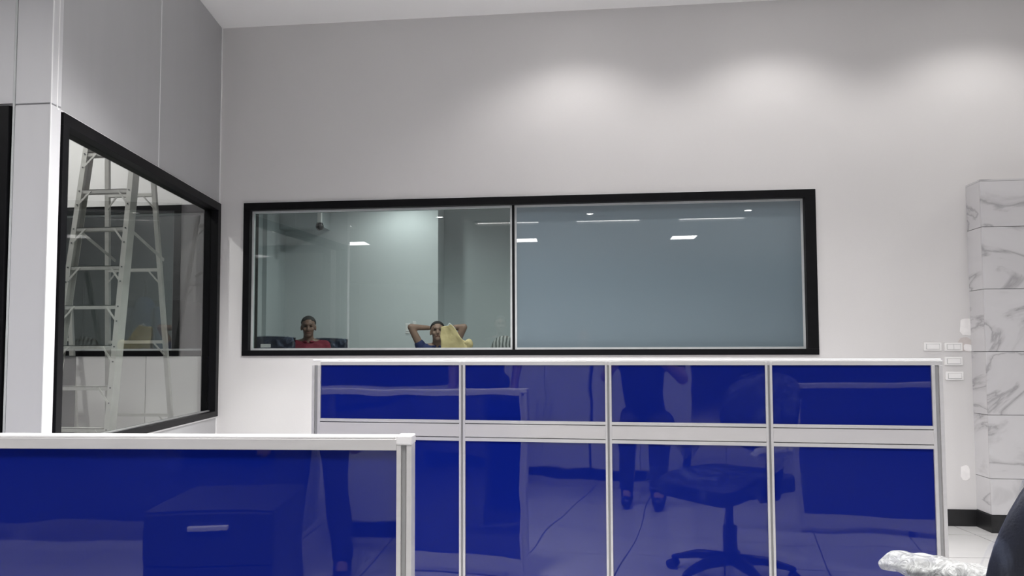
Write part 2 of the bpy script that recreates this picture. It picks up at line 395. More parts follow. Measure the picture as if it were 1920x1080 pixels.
# front return of the glazed room, facing the camera
FY0, FY1 = 2.823, 2.888
wf = struct(bobj('wall_front_left', (-7, -2.145, FY0+.008, FY1, 2.07, CZ), 'panel'))
bobj('panel_core_corner', (-2.300, -2.145, FY0+.008, FY1, 0, 2.07), 'panel', wf)
for z0, z1 in ((.10, 2.066), (2.073, CZ-.002)):
    bobj('panel', (-2.296, -2.139, FY0, FY1-.002, z0, z1), 'panel', wf, .0012)
bobj('panel', (-3.5, -2.308, FY0, FY0+.01, 2.075, CZ-.002), 'panel', wf, .0012)
bobj('joint_strip', (-2.306, -2.298, FY0-.002, FY0+.009, .1, CZ-.002), 'seal', wf)
bobj('corner_strip', (-2.1395, -2.136, FY0-.0015, FY0+.002, .1, CZ-.002), 'trim', wf)
bobj('baseboard_front', (-2.318, -2.13, FY0-.01, FY0, 0, .098), 'base', wf)
bobj('panel', (-3.5, -2.33, FY0, FY1, 0, FZ0), 'panel', wf)
w4 = struct(bpy.data.objects.new('window_4', None)); COL.objects.link(w4)
bobj('frame_jamb', (-2.372, -2.316, FY0-.012, FY1+.012, FZ0, 2.064), 'black', w4, .0015)
bobj('frame_jamb', (-3.55, -3.5, FY0-.012, FY1+.012, FZ0, 2.064), 'black', w4, .0015)
bobj('frame_head', (-3.5, -2.372, FY0-.012, FY1+.012, 2.0, 2.064), 'black', w4, .0015)
bobj('frame_sill', (-3.5, -2.372, FY0-.012, FY1+.012, FZ0, FZ0+.036), 'black', w4, .0015)
bobj('pane', (-3.5, -2.372, FY0+.03, FY0+.038, FZ0+.036, 2.0), 'glass_side', w4)
bobj('panel', (-7, -3.55, FY0, FY1, 0, 2.07), 'panel', wf)
# rear room behind the windows
RY = 8.6
struct(bobj('wall_rear_room', (-3.45, -1.60, RY, 9.3, 0, 2.98), 'rear_wall'))
struct(bobj('wall_rear_room', (-1.60, 7, 9.0, 9.3, 0, 2.98), 'rear_grey'))
wl = struct(bobj('wall_rear_room', (-3.60, -3.45, 7.2, 9.3, 0, 2.98), 'rear_grey'))
bobj('pilaster', (-3.45, -3.40, 7.95, 8.28, 0, 2.98), 'rear_grey', wl)
bobj('pilaster_trim', (-3.45, -3.425, 7.70, 7.73, 0, 2.98), 'seal', wl)
struct(bobj('wall_rear_room', (-7, -3.6, 9.2, 9.3, 0, 2.98), 'rear_grey'))
struct(bobj('trim_1', (-3.45, -2.90, 8.30, RY, 2.50, 2.98), 'rear_grey'))
# ------------------------------------------------------------------ marble pier
PX0, PX1, PY0, PZ = 2.372, 2.98, W-.165, 2.045
pr = thing('tiled_pier', 'pier clad in white grey-veined marble tiles at the right end of the wall', 'pillar', (PX0, W, 0))
def local(b): return (b[0]-PX0, b[1]-PX0, b[2]-W, b[3]-W, b[4], b[5])
bobj('core', local((PX0+.012, PX1, PY0+.012, W, 0, PZ-.012)), 'grout', pr)
zs = [z for z in (-.058+.3665*k for k in range(0, 7))]
zs = [.10]+[1.04+.3665*k for k in (-2, -1, 0, 1, 2)]+[PZ]
for a, b_ in zip(zs, zs[1:]):
    bobj('tile', local((PX0, PX1, PY0, PY0+.012, a+.0015, b_-.0015)), 'marble', pr, .001)
    bobj('tile', local((PX0, PX0+.012, PY0+.013, W, a+.0015, b_-.0015)), 'marble', pr)
bobj('tile', local((PX0, PX1, PY0, W, PZ, PZ+.010)), 'marble', pr)
bobj('skirting', local((PX0-.010, PX1, PY0-.010, W, 0, .098)), 'base', pr)
# ------------------------------------------------------------------ switches
def switch(x, z, label, w_=.102, h_=.050, rock=1, y=W, grp=None):
    s = thing('light_switch', label, 'switch', (x, y, z), group=grp)
    bm = new(); box(bm, -w_/2, w_/2, -.009, 0, -h_/2, h_/2, .002); obj('plate', bm, 'switch', s)
    bm = new(); box(bm, -w_*.38, w_*.38, -.0098, -.009, -h_*.32, h_*.32); obj('inset', bm, 'switch_gap', s)
    for k in range(rock):
        ww = w_*.74/rock; xx = -w_*.37+ww*k
        bm = new(); box(bm, xx+.001, xx+ww-.001, -.0125, -.009, -h_*.29, h_*.29, .001); obj('rocker', bm, 'switch', s)
switch(2.149, 1.072, 'wide white wall switch, the left one in the upper pair beside the partition end')
switch(2.268, 1.070, 'white two-gang wall switch, topmost of the column of three', rock=2)
switch(2.266, .984, 'white wall switch in the middle of the column of three')
switch(2.269, .895, 'white wall switch, lowest of the column of three')
switch(-1.955, 1.33, 'tall white socket plate on the rear room wall left of the reclining man', .055, .12, 1, RY)
switch(-1.88, 1.385, 'small pale plate on the rear room wall above the man\'s raised elbow', .045, .05, 1, RY)
# ------------------------------------------------------------------ partitions
def partition(name, label, x0, x1, P0, ang, zt, belt, muls, post=.032, tk=.046, belt_on=True):
    p = thing(name, label, 'partition', (0, P0, 0), ang)
    y0, y1 = 0, tk
    # origin plane = front face
    rail = .014 if belt_on else .023
    bm = new(); box(bm, x0+post, x1-post*(0 if belt_on else 1), y0, y1, zt-rail, zt, .001)
    obj('top_rail', bm, 'alu', p)
    bm = new(); box(bm, x0+.002, x1-.002-(0 if belt_on else post), y0+.003, y1-.003, zt, zt+.006, .002); obj('top_cap', bm, 'alu_white', p)
    for xa, xb in ((x0, x0+post), (x1-post, x1)):
        bm = new(); h = zt-rail if belt_on else zt-.012
        box(bm, xa, xa+(xb-xa)*.30, y0, y1, .02, h, .0008); box(bm, xb-(xb-xa)*.34, xb, y0, y1, .02, h, .0008)
        box(bm, xa+.002, xb-.002, y0+.006, y1-.006, .02, h)
        e_ = obj('end_post', bm, 'alu', p)
        bm = new(); box(bm, xa+(xb-xa)*.34, xb-(xb-xa)*.40, y0+.004, y0+.006, .02, h-.001); obj('groove', bm, 'groove', e_)
        if not belt_on:
            bm = new(); box(bm, xa-.001, xb+.001, y0-.002, y1+.002, zt-.012, zt+.008, .003); obj('post_cap', bm, 'alu_white', p)
    xs = [x0+post]+muls+[x1-post]
    for m_ in muls:
        bm = new(); h = zt-.003
        box(bm, m_-.0105, m_-.0035, y0-.001, y1, .02, h, .0006); box(bm, m_+.0035, m_+.0105, y0-.001, y1, .02, h, .0006)
        e_ = obj('mullion', bm, 'alu', p)
        bm = new(); box(bm, m_-.0035, m_+.0035, y0+.004, y1-.002, .02, h-.002); obj('groove', bm, 'groove', e_)
    mul_h = .0105
    for k, (a, b_) in enumerate(zip(xs, xs[1:])):
        a2 = a+(mul_h if k else 0); b2 = b_-(mul_h if k < len(xs)-2 else 0)
        if belt_on:
            z1, z2 = belt
            obj_b(('glass_panel'), (a2, b2, y0+.006, y1-.006, z1, zt-rail), 'blue', p)
            obj_b('rail', (a2, b2, y0, y1, z1-.010, z1), 'alu', p)
            obj_b('cable_belt', (a2, b2, y0, y1, z2+.014, z1-.013), 'belt', p)
            obj_b('shadow_gap', (a2, b2, y0+.006, y1-.006, z2+.011, z1-.010), 'groove', p)
            obj_b('rail', (a2, b2, y0, y1, z2, z2+.011), 'alu', p)
            obj_b('glass_panel', (a2, b2, y0+.006, y1-.006, .095, z2), 'blue', p)
        else:
            obj_b('glass_panel', (a2, b2, y0+.008, y1-.008, .095, zt-rail), 'blue', p)
        obj_b('bottom_rail', (a2, b2, y0, y1, .03, .095), 'alu', p)
        bm = new(); cyl(bm, ((a+b_)/2, tk/2, 0), ((a+b_)/2, tk/2, .03), .018); obj('levelling_foot', bm, 'blackpl', p)
    return p
def obj_b(name, b, m, p):
    bm = new(); box(bm, *b); return obj(name, bm, m, p)
partition('blue_partition', 'long chest-high partition of glossy dark blue glass panels with a pale grey cable belt',
          -.931, 1.119, 2.5143, R(-3.57), 1.013, (.813, .743), [-.3895, .1025, .608])
partition('blue_partition', 'lower blue glass partition at lower left in front, white topped, ending in a grooved post',
          -2.95, -.345, 1.5714, R(2.87), .860, None, [-1.75], belt_on=False)
# ------------------------------------------------------------------ ladders
def ladder():
    l = thing('step_ladder', 'tall aluminium A-frame stepladder standing inside the glazed room', 'ladder', (-2.7, 4.1, 0))
    O = Vector((-2.7, 4.1, 0)); V = lambda x, y, z: Vector((x, y, z))-O
    fy = lambda z: 3.75+.13*z; ry = lambda z: 4.62-.15*z
    fxl = lambda z: -2.905+.035*z*.9; fxr = lambda z: -2.520-.009*z
    H = 2.75
    for nm, fx, s in (('front_rail', fxl, 1), ('front_rail', fxr, -1)):
        bm = new(); a, b_ = V(fx(0), fy(0), .0), V(fx(H), fy(H), H)
        bar(bm, a, b_, .030, .004); 
        for dy in (1,):
            bar(bm, a+Vector((s*-.013, .030, 0)), b_+Vector((s*-.013, .030, 0)), .004, .062)
        bar(bm, a+Vector((0, .062, 0)), b_+Vector((0, .062, 0)), .024, .004)
        r = obj(nm, bm, 'ladder', l)
        bm = new(); box(bm, a.x-.022, a.x+.022, a.y-.01, a.y+.07, 0, .03, .004); obj('rubber_foot', bm, 'blackpl', r)
    rxl = lambda z: -3.02+.072*z; rxr = lambda z: -2.545-.012*z
    for fx in (rxl, rxr):
        bm = new(); a, b_ = V(fx(0), ry(0), 0), V(fx(H), ry(H), H); bar(bm, a, b_, .026, .022)
        r = obj('rear_rail', bm, 'ladder', l)
        bm = new(); box(bm, a.x-.02, a.x+.02, a.y-.018, a.y+.018, 0, .03, .004); obj('rubber_foot', bm, 'blackpl', r)
    z = .19; k = 0
    while z < 2.5:
        a, b_ = V(fxl(z)+.012, fy(z), z), V(fxr(z)-.012, fy(z), z)
        bm = new(); box(bm, a.x, b_.x, a.y, a.y+.062, z-.004, z, 0); box(bm, a.x, b_.x, a.y, a.y+.003, z-.022, z); box(bm, a.x, b_.x, a.y+.059, a.y+.062, z-.018, z)
        st = obj('step', bm, 'ladder', l)
        for s, fx in ((1, fxl), (-1, fxr)):
            bm = new(); bar(bm, V(fx(z)+s*.07, fy(z)-.002, z-.008), V(fx(z-.085)+s*.004, fy(z-.085)-.002, z-.09), .010, .004)
            obj('brace', bm, 'ladder', st)
        bm = new()
        for fx, dz in ((fxl, -.008), (fxr, -.008), (fxl, -.09), (fxr, -.09)):
            p = V(fx(z+dz), fy(z+dz)-.005, z+dz); cyl(bm, p, p+Vector((0, .006, 0)), .0045, 8)
        obj('rivets', bm, 'rivet', st)['kind'] = 'stuff'
        z += .2245; k += 1
    for z in (.658, 1.118, 1.563, 2.018, 2.47, .25):
        a, b_ = V(rxl(z)+.01, ry(z), z), V(rxr(z)-.01, ry(z), z)
        bm = new(); box(bm, a.x, b_.x, a.y-.012, a.y+.012, z-.013, z+.006)
        st = obj('rear_rung', bm, 'ladder', l)
        for s, fx in ((1, rxl), (-1, rxr)):
            bm = new(); bar(bm, V(fx(z)+s*.07, ry(z)-.012, z-.008), V(fx(z-.08)+s*.004, ry(z-.08)-.012, z-.085), .009, .004)
            obj('brace', bm, 'ladder', st)
    bm = new(); box(bm, fxl(H)-O.x-.03, fxr(H)-O.x+.03, fy(H)-O.y-.02, ry(H)-O.y+.03, H, H+.025, .004); obj('top_cap', bm, 'ladder', l)
    for s, fx in ((1, fxl), (-1, fxr)):
        bm = new(); bar(bm, V(fx(1.75), fy(1.75)+.05, 1.75), V(fx(1.62), ry(1.62), 1.62), .004, .018, Vector((1, 0, 0)))
        obj('spreader', bm, 'ladder', l)
ladder()
def lean_ladder():
    l = thing('leaning_ladder', 'lower narrow aluminium ladder leaning on the wall behind the stepladder', 'ladder', (-3.4, 4.70, 0))
    xr = lambda z: .195-.155*z*.97
    yr = lambda z: -.10+.105*z
    for dx in (0, -.30):
        bm = new(); bar(bm, (xr(0)+dx, yr(0), 0), (xr(1.62)+dx, yr(1.62), 1.62), .030, .02); obj('rail', bm, 'ladder', l)
    z = .2
    while z < 1.6:
        bm = new(); box(bm, xr(z)-.29, xr(z)-.01, yr(z)-.012, yr(z)+.012, z-.012, z+.008); obj('rung', bm, 'ladder', l); z += .235
lean_ladder()
# dark steel cabinet in the glazed room
c = thing('steel_cabinet', 'waist-high dark grey steel cabinet behind the glazed partition, left of the stepladder', 'cabinet', (-3.30, 4.12, 0))
bobj('body', (-.42, .245, -.2, .2, .03, 1.03), 'dark_cab', c, .004)
bobj('plinth', (-.40, .235, -.19, .19, 0, .03), 'blackpl', c)
for a, b_ in ((-.415, -.09), (-.084, .240)):
    d = bobj('door', (a, b_, -.214, -.2, .05, 1.015), 'dark_cab', c, .002)
bobj('handle', (.15, .235, -.222, -.214, 1.0, 1.008), 'seal', c)
# ------------------------------------------------------------------ office chairs
def lumpy(bm, amp, sc, seed=0):
    from mathutils import noise
    for v in bm.verts:
        n = noise.noise_vector(v.co*sc+Vector((seed, seed*2, 0))); v.co += n*amp
def chair(name, label, back_top=.95, back_w=.46, seat_h=.46, arm_z=.63, wrapped=True, group=None, sq=.42):
    """faces local +y; origin under the gas column"""
    t = thing(name, label, 'chair', group=group)
    # base
    for k in range(5):
        a = 2*math.pi*k/5+.3; c_, s_ = math.cos(a), math.sin(a)
        bm = new(); capsule(bm, (0, 0, .10), (c_*.15, s_*.15, .095), .028, .022); capsule(bm, (c_*.15, s_*.15, .095), (c_*.28, s_*.28, .065), .022, .014)
        lg = obj('base_arm', bm, 'blackpl', t, True)
        for s2 in (-1, 1):
            bm = new(); p = Vector((c_*.285-s_*.016*s2, s_*.285+c_*.016*s2, .026)); q = Vector((-s_, c_, 0))*.009
            cyl(bm, p-q, p+q, .026, 16); obj('caster_wheel', bm, 'blackpl', lg)
    bm = new(); cyl(bm, (0, 0, .09), (0, 0, .25), .028); cyl(bm, (0, 0, .25), (0, 0, seat_h-.08), .016); obj('gas_column', bm, 'blackpl', t)
    bm = new(); box(bm, -.11, .11, -.14, .10, seat_h-.085, seat_h-.05, .01); obj('tilt_plate', bm, 'blackpl', t)
    # seat
    bm = new(); box(bm, -.245, .245, -.22, .26, seat_h-.05, seat_h+.035)
    bmesh.ops.subdivide_edges(bm, edges=bm.edges, cuts=3, use_grid_fill=True)
    for v in bm.verts:
        if v.co.y > .1: v.co.z -= (v.co.y-.1)**2*1.6
        r = (v.co.x/.245)**4+((v.co.y-.02)/.25)**4
        if r > 1: v.co.x *= .94; v.co.y = .02+(v.co.y-.02)*.94
    s = obj('seat', bm, 'fabric', t, True); subsurf(s)
    # backrest: rounded slab, curved round the sitter
    def back(off, m, amp=0):
        bm = new(); z0, z1 = seat_h+.09, back_top; cz = (z0+z1)/2; hz = (z1-z0)/2+off; hw = back_w/2+off
        n = 14; F = []; B = []
        for j in range(n+1):
            for i in range(n+1):
                u, v_ = i/n*2-1, j/n*2-1
                # squircle mapping
                x = u*math.sqrt(max(0, 1-v_*v_*sq)); z = v_*math.sqrt(max(0, 1-u*u*sq))
                th = (.028+off)*max(0., (1-max(abs(u), abs(v_))**6))**.5
                curve = .045*(x*x) - .03*(z*z)+.0
                yy = -.25+curve-.05*(z)
                F.append(bm.verts.new((x*hw, yy+th, cz+z*hz))); B.append(bm.verts.new((x*hw, yy-th, cz+z*hz)))
        for j in range(n):
            for i in range(n):
                a = j*(n+1)+i
                for A, fl2 in ((F, 0), (B, 1)):
                    bm.faces.new((A[a], A[a+1], A[a+n+2], A[a+n+1]))
        bmesh.ops.remove_doubles(bm, verts=bm.verts, dist=.0005)
        if amp: lumpy(bm, amp, 14)
        return bm
    b_ = obj('backrest', back(0, None), 'fabric', t, True)
    if wrapped:
        obj('plastic_cover', back(.008, None, .010), 'film', b_, True)
        bm = new(); box(bm, -.265, .265, -.24, .28, seat_h-.07, seat_h+.05)
        bmesh.ops.subdivide_edges(bm, edges=bm.edges, cuts=5, use_grid_fill=True); lumpy(bm, .018, 9); o = obj('plastic_cover', bm, 'film', s, True); subsurf(o, 1)
    bm = new(); capsule(bm, (0, -.10, seat_h-.06), (0, -.27, seat_h-.03), .022, .02); capsule(bm, (0, -.27, seat_h-.03), (0, -.285, seat_h+.22), .02, .018); obj('back_bracket', bm, 'blackpl', t, True)
    for s2 in (-1, 1):
        bm = new(); x = .265*s2
        capsule(bm, (x*.75, .02, seat_h-.06), (x, .01, seat_h-.04), .018, .018); capsule(bm, (x, .01, seat_h-.04), (x, -.02, arm_z-.03), .02, .018)
        ap = obj('armrest_post', bm, 'blackpl', t, True)
        bm = new(); box(bm, x-.030, x+.030, -.08, .09, arm_z-.025, arm_z, .010); pad = obj('armrest_pad', bm, 'blackpl', t, True)
        if wrapped:
            bm = new(); n = 26; seg = 20; rings = []
            for j in range(n+1):
                v_ = j/n; y = -.115+.265*v_
                r = math.sin(math.pi*min(1, max(0.02, v_)))**.35
                rx = .047*r; rz = .026*r
                drop = 0 if v_ > .72 else .075*math.sin(math.pi*(v_/.72))**1.3  # bag gathers down round the post
                ring = []
                for i in range(seg):
                    a = 2*math.pi*i/seg; zz = rz*math.sin(a)
                    if math.sin(a) < 0: zz -= drop*abs(math.sin(a))**2
                    ring.append(bm.verts.new((x+rx*math.cos(a)*(1-.45*(drop/.075)*max(0, -math.sin(a))), y, arm_z-.008+zz)))
                rings.append(ring)
            for A, B in zip(rings, rings[1:]):
                for i in range(seg): bm.faces.new((A[i], A[(i+1) % seg], B[(i+1) % seg], B[i]))
            bm.faces.new(rings[0]); bm.faces.new(rings[-1][::-1])
            lumpy(bm, .010, 26, 3*s2); lumpy(bm, .006, 60, s2)
            o = obj('plastic_wrap', bm, 'film_thick', pad, True); subsurf(o, 1)
    return t
ch = chair('office_chair', 'navy office chair at lower right with its armrest bagged in crinkled clear plastic', back_top=.955, arm_z=.615)
ch.location = (.553, 1.385, 0); ch.rotation_euler = (0, 0, R(46))
# ------------------------------------------------------------------ drawer pedestal and white cabinets reflected in the blue glass
p = thing('drawer_pedestal', 'low dark three-drawer pedestal seen reflected in the left end of the blue partition', 'pedestal', (-1.10, .50, 0), R(-4))
bobj('body', (-.20, .20, -.25, .245, .03, .54), 'dark_cab', p, .003)
for k in range(3):
    z0 = .05+k*.162
    d = bobj('drawer', (-.195, .195, .245, .262, z0, z0+.156), 'dark_cab', p, .002)
    bobj('handle', (-.06, .06, .262, .278, z0+.11, z0+.122), 'alu_white', d, .002)
for x in (-.16, .16):
    for y in (-.2, .2):
        bm = new(); cyl(bm, (x-.01, y, .018), (x+.01, y, .018), .018); obj('caster', bm, 'blackpl', p)
def storage(x, label):
    c = thing('storage_cabinet', label, 'cabinet', (x, -1.40, 0), group=None)
    bobj('body', (-.39, .39, -.22, .22, .08, 1.05), 'white_cab', c, .003)
    bobj('plinth', (-.38, .38, -.2, .215, 0, .08), 'base', c)
    for s in (-1, 1):
        a, b_ = (-.385, -.003) if s < 0 else (.003, .385)
        d = bobj('door', (a, b_, .22, .236, .09, 1.04), 'white_cab', c, .002)
        bobj('handle', (s*.05-.008, s*.05+.008, .236, .255, .5, .64), 'alu', d, .002)
dk = thing('desk', 'desk with a navy modesty panel behind the camera, mirrored in the near blue partition', 'desk', (-2.2, -1.25, 0))
bobj('desktop', (-.95, .95, -.3, .3, .72, .745), 'table', dk, .003); bobj('modesty_panel', (-.90, .90, .24, .26, .12, .72), 'blue', dk)
for x in (-.92, .88): bobj('side_panel', (x, x+.03, -.28, .28, 0, .72), 'white_cab', dk)
storage(-.75, 'white steel cabinet behind the camera, left one of two, seen only in reflection')
storage(.05, 'white steel cabinet behind the camera, right one of two, seen only in reflection')
partition('blue_partition', 'blue glass partition beside the camera on the right, mirrored in the long one', 1.0, 3.3, .30, 0, .87, None, [2.15], belt_on=False)
# ------------------------------------------------------------------ people
def remesh(o, vox, sm=6):
    md = o.modifiers.new('remesh', 'REMESH'); md.mode = 'VOXEL'; md.voxel_size = vox; md.use_smooth_shade = True
    s = o.modifiers.new('smooth', 'SMOOTH'); s.factor = .5; s.iterations = sm
def person(label, J, shirt, legs, skin, hair, vox=.008, head_rot=(0, 0, 0), group=None, cap=None, loc=(0, 0, 0), rz=0, sleeve=.62):
    """J: joint positions in local space, figure faces local +y"""
    t = thing('person', label, 'person', loc, rz)
    H = Vector(J['head']); from mathutils import Euler
    E_ = Euler([R(a) for a in head_rot]).to_matrix()
    hp = lambda x, y, z: H+E_@Vector((x, y, z))
    V = {k: Vector(v) for k, v in J.items()}
    bm = new()
    # head
    ell(bm, hp(0, -.012, .03), (.073, .092, .088), E_); ell(bm, hp(0, .012, -.035), (.058, .074, .078), E_); ell(bm, hp(0, .050, -.085), (.030, .030, .026), E_)
    capsule(bm, hp(0, .083, .012), hp(0, .104, -.030), .009, .015)            # nose
    ell(bm, hp(0, .085, .030), (.050, .014, .012), E_)                          # brow
    ell(bm, hp(-.038, .066, -.025), (.022, .022, .022), E_); ell(bm, hp(.038, .066, -.025), (.022, .022, .022), E_)
    for s in (-1, 1): ell(bm, hp(s*.076, -.008, -.008), (.010, .020, .033), E_)
    capsule(bm, V['neck'], hp(0, -.02, -.06), .056, .054)
    capsule(bm, V['chest']+Vector((-.10, 0, .04)), V['chest']+Vector((.10, 0, .04)), .095, .095); capsule(bm, V['chest'], V['hip'], .13, .125)
    capsule(bm, V['chest'], V['neck'], .10, .060)
    for s in 'lr':
        capsule(bm, V['sh_'+s], V['el_'+s], .047, .038); capsule(bm, V['el_'+s], V['wr_'+s], .038, .026)
        capsule(bm, V['neck'], V['sh_'+s], .045, .050)
        w_ = V['wr_'+s]; d = (V['hand_'+s]-w_).normalized(); palm = w_+d*.075
        sd = d.cross(Vector((0, 0, 1))); sd = sd.normalized() if sd.length > .1 else Vector((1, 0, 0)); nn = d.cross(sd).normalized()
        capsule(bm, w_+d*.02-sd*.012, palm-sd*.022, .020, .016); capsule(bm, w_+d*.02+sd*.012, palm+sd*.022, .020, .016); capsule(bm, w_+d*.03, palm, .022, .018)
        for k, ln in enumerate((.062, .075, .070, .055)):
            f0 = palm+sd*(-.030+.020*k); f1 = f0+d*ln*.5+nn*.004; f2 = f1+(d*.8+nn*.5).normalized()*ln*.5
            capsule(bm, f0, f1, .0095, .009, 10); capsule(bm, f1, f2, .009, .0075, 10)
        t0 = w_+d*.03-sd*.02; t1 = t0+(d*.7-sd*.8).normalized()*.04; capsule(bm, t0, t1, .013, .011, 10); capsule(bm, t1, t1+(d*.95-sd*.2).normalized()*.03, .011, .009, 10)
        capsule(bm, V['hp_'+s], V['kn_'+s], .075, .055); capsule(bm, V['kn_'+s], V['an_'+s], .052, .036)
        capsule(bm, V['an_'+s], V['an_'+s]+Vector((0, .12, -.045)), .035, .028)
    capsule(bm, V['hp_l'], V['hp_r'], .095, .095)
    b_ = obj('body', bm, skin, t, True); remesh(b_, vox)
    # hair
    bm = new(); g = ell(bm, hp(0, -.022, .045), (.081, .094, .083), E_, 28, 20)
    kill = [v for v in bm.verts if (E_.inverted()@(v.co-H)).z < .045+(E_.inverted()@(v.co-H)).y*.42]
    bmesh.ops.delete(bm, geom=kill, context='VERTS'); h = obj('hair', bm, hair, t, True)
    sol = h.modifiers.new('solid', 'SOLIDIFY'); sol.thickness = .012; sol.offset = -1
    for s in (-1, 1):
        bm = new(); ell(bm, hp(s*.031, .078, .008), (.013, .009, .006), E_, 12, 8); obj('eye', bm, 'eye', t, True)
        bm = new(); capsule(bm, hp(s*.018, .092, .034), hp(s*.046, .080, .034), .0045, .003, 8); obj('eyebrow', bm, hair, t, True)
    bm = new(); capsule(bm, hp(-.020, .078, -.060), hp(.020, .078, -.060), .006, .006, 8); obj('mouth', bm, 'lips', t, True)
    # shirt
    bm = new()
    capsule(bm, V['chest']+Vector((-.10, 0, .045)), V['chest']+Vector((.10, 0, .045)), .108, .108); capsule(bm, V['chest'], V['hip'], .145, .142); capsule(bm, V['chest'], V['neck']+Vector((0, 0, -.05)), .115, .072)
    for s in 'lr':
        capsule(bm, V['neck']+Vector((0, 0, -.035)), V['sh_'+s], .055, .064)
        capsule(bm, V['sh_'+s], V['sh_'+s].lerp(V['el_'+s], sleeve), .064, .058)
    sh = obj('shirt', bm, shirt, t, True); remesh(sh, .010, 3)
    bm = new(); nk = V['neck']
    for k in range(16):
        a0, a1 = 2*math.pi*k/16, 2*math.pi*(k+1)/16
        if 3 <= k <= 4: continue
        capsule(bm, nk+Vector((.066*math.cos(a0), .066*math.sin(a0), -.008)), nk+Vector((.066*math.cos(a1), .066*math.sin(a1), -.008)), .013, .013, 8)
    obj('collar', bm, shirt, sh, True)
    bm = new(); capsule(bm, V['hp_l'], V['hp_r'], .108, .108)
    for s in 'lr':
        capsule(bm, V['hp_'+s], V['kn_'+s], .090, .068); capsule(bm, V['kn_'+s], V['an_'+s]+Vector((0, 0, .03)), .066, .055)
    tr = obj('trousers', bm, legs, t, True); remesh(tr, .012, 3)
    for s in 'lr':
        bm = new(); a = V['an_'+s]; capsule(bm, a+Vector((0, -.03, -.04)), a+Vector((0, .14, -.052)), .046, .036); capsule(bm, a+Vector((0, 0, 0)), a+Vector((0, .02, -.03)), .045, .045)
        for v in bm.verts: v.co.z = max(v.co.z, 0.0)
        obj('shoe', bm, 'shoe', t, True)
    return t
def seated(hz, hy=0, elb=None, wr=None, hand=None):
    d = hz-.150
    J = dict(head=(0, hy+.0, hz), neck=(0, hy-.04, d), chest=(0, hy-.05, d-.15), hip=(0, hy-.10, .58), hp_l=(-.09, hy-.08, .55), hp_r=(.09, hy-.08, .55),
             kn_l=(-.12, hy+.34, .53), kn_r=(.12, hy+.34, .53), an_l=(-.12, hy+.34, .09), an_r=(.12, hy+.34, .09),
             sh_l=(-.175, hy-.05, d-.05), sh_r=(.175, hy-.05, d-.05))
    J['el_l'], J['el_r'] = elb or ((-.25, hy-.02, d-.34), (.25, hy-.02, d-.34))
    J['wr_l'], J['wr_r'] = wr or ((-.17, hy+.19, d-.42), (.17, hy+.19, d-.42))
    J['hand_l'], J['hand_r'] = hand or ((-.10, hy+.30, d-.44), (.10, hy+.30, d-.44))
    return J
person('seated man with short greying hair in a dark red shirt behind the glass', seated(1.325), 'red', 'jeans', 'skin', 'hair', loc=(-2.905, 7.92, 0), rz=math.pi+.33)
J2 = seated(1.27, elb=((-.29, .0, 1.325), (.29, .0, 1.325)), wr=((-.10, -.10, 1.32), (.10, -.10, 1.32)), hand=((0, -.115, 1.31), (0, -.115, 1.31)))
J2['sh_l'] = (-.17, -.05, 1.085); J2['sh_r'] = (.17, -.05, 1.085)
person('man in a navy shirt leaning back with both hands clasped behind his head', J2, 'navy', 'jeans', 'skin2', 'hair2', loc=(-1.512, 8.1, 0), rz=math.pi+.14, head_rot=(10, 0, 4), sleeve=.22)
# the two people on the camera's side, visible mirrored in the blue glass
JS = dict(head=(0, 0, 1.42), neck=(0, -.03, 1.25), chest=(0, -.03, 1.08), hip=(0, -.03, .84), hp_l=(-.085, -.03, .80), hp_r=(.085, -.03, .80),
          kn_l=(-.10, 0, .43), kn_r=(.11, .03, .43), an_l=(-.11, -.02, .09), an_r=(.13, .02, .09), sh_l=(-.175, -.03, 1.19), sh_r=(.175, -.03, 1.19),
          el_l=(-.24, -.02, .93), el_r=(.24, -.02, .93), wr_l=(-.22, .10, .73), wr_r=(.22, .10, .73), hand_l=(-.2, .15, .60), hand_r=(.2, .15, .60))
person('standing person in dark clothes whose legs are mirrored in the blue partition', JS, 'dark', 'dark', 'skin', 'hair2', vox=.011, loc=(-1.02, -.33, 0), rz=R(-10))
J4 = seated(1.25, hy=0, elb=((-.27, .12, .86), (.27, .12, .86)), wr=((-.10, .25, 1.0), (.10, .25, 1.0)), hand=((-.07, .27, 1.08), (.07, .27, 1.08)))
person('seated person in dark clothes holding up a phone, mirrored in the blue partition', J4, 'dark', 'dark', 'skin2', 'hair2', vox=.011, loc=(.10, -.52, 0))
st = thing('stool', 'round black stool under the seated person, seen only in reflection', 'stool', (.10, -.60, 0))
bm = new(); cyl(bm, (0, 0, .40), (0, 0, .455), .17, 28); obj('seat', bm, 'blackpl', st)
for k in range(4):
    a = math.pi/4+k*math.pi/2; bm = new(); cyl(bm, (.16*math.cos(a), .16*math.sin(a), 0), (.11*math.cos(a), .11*math.sin(a), .40), .012); obj('leg', bm, 'alu', st)
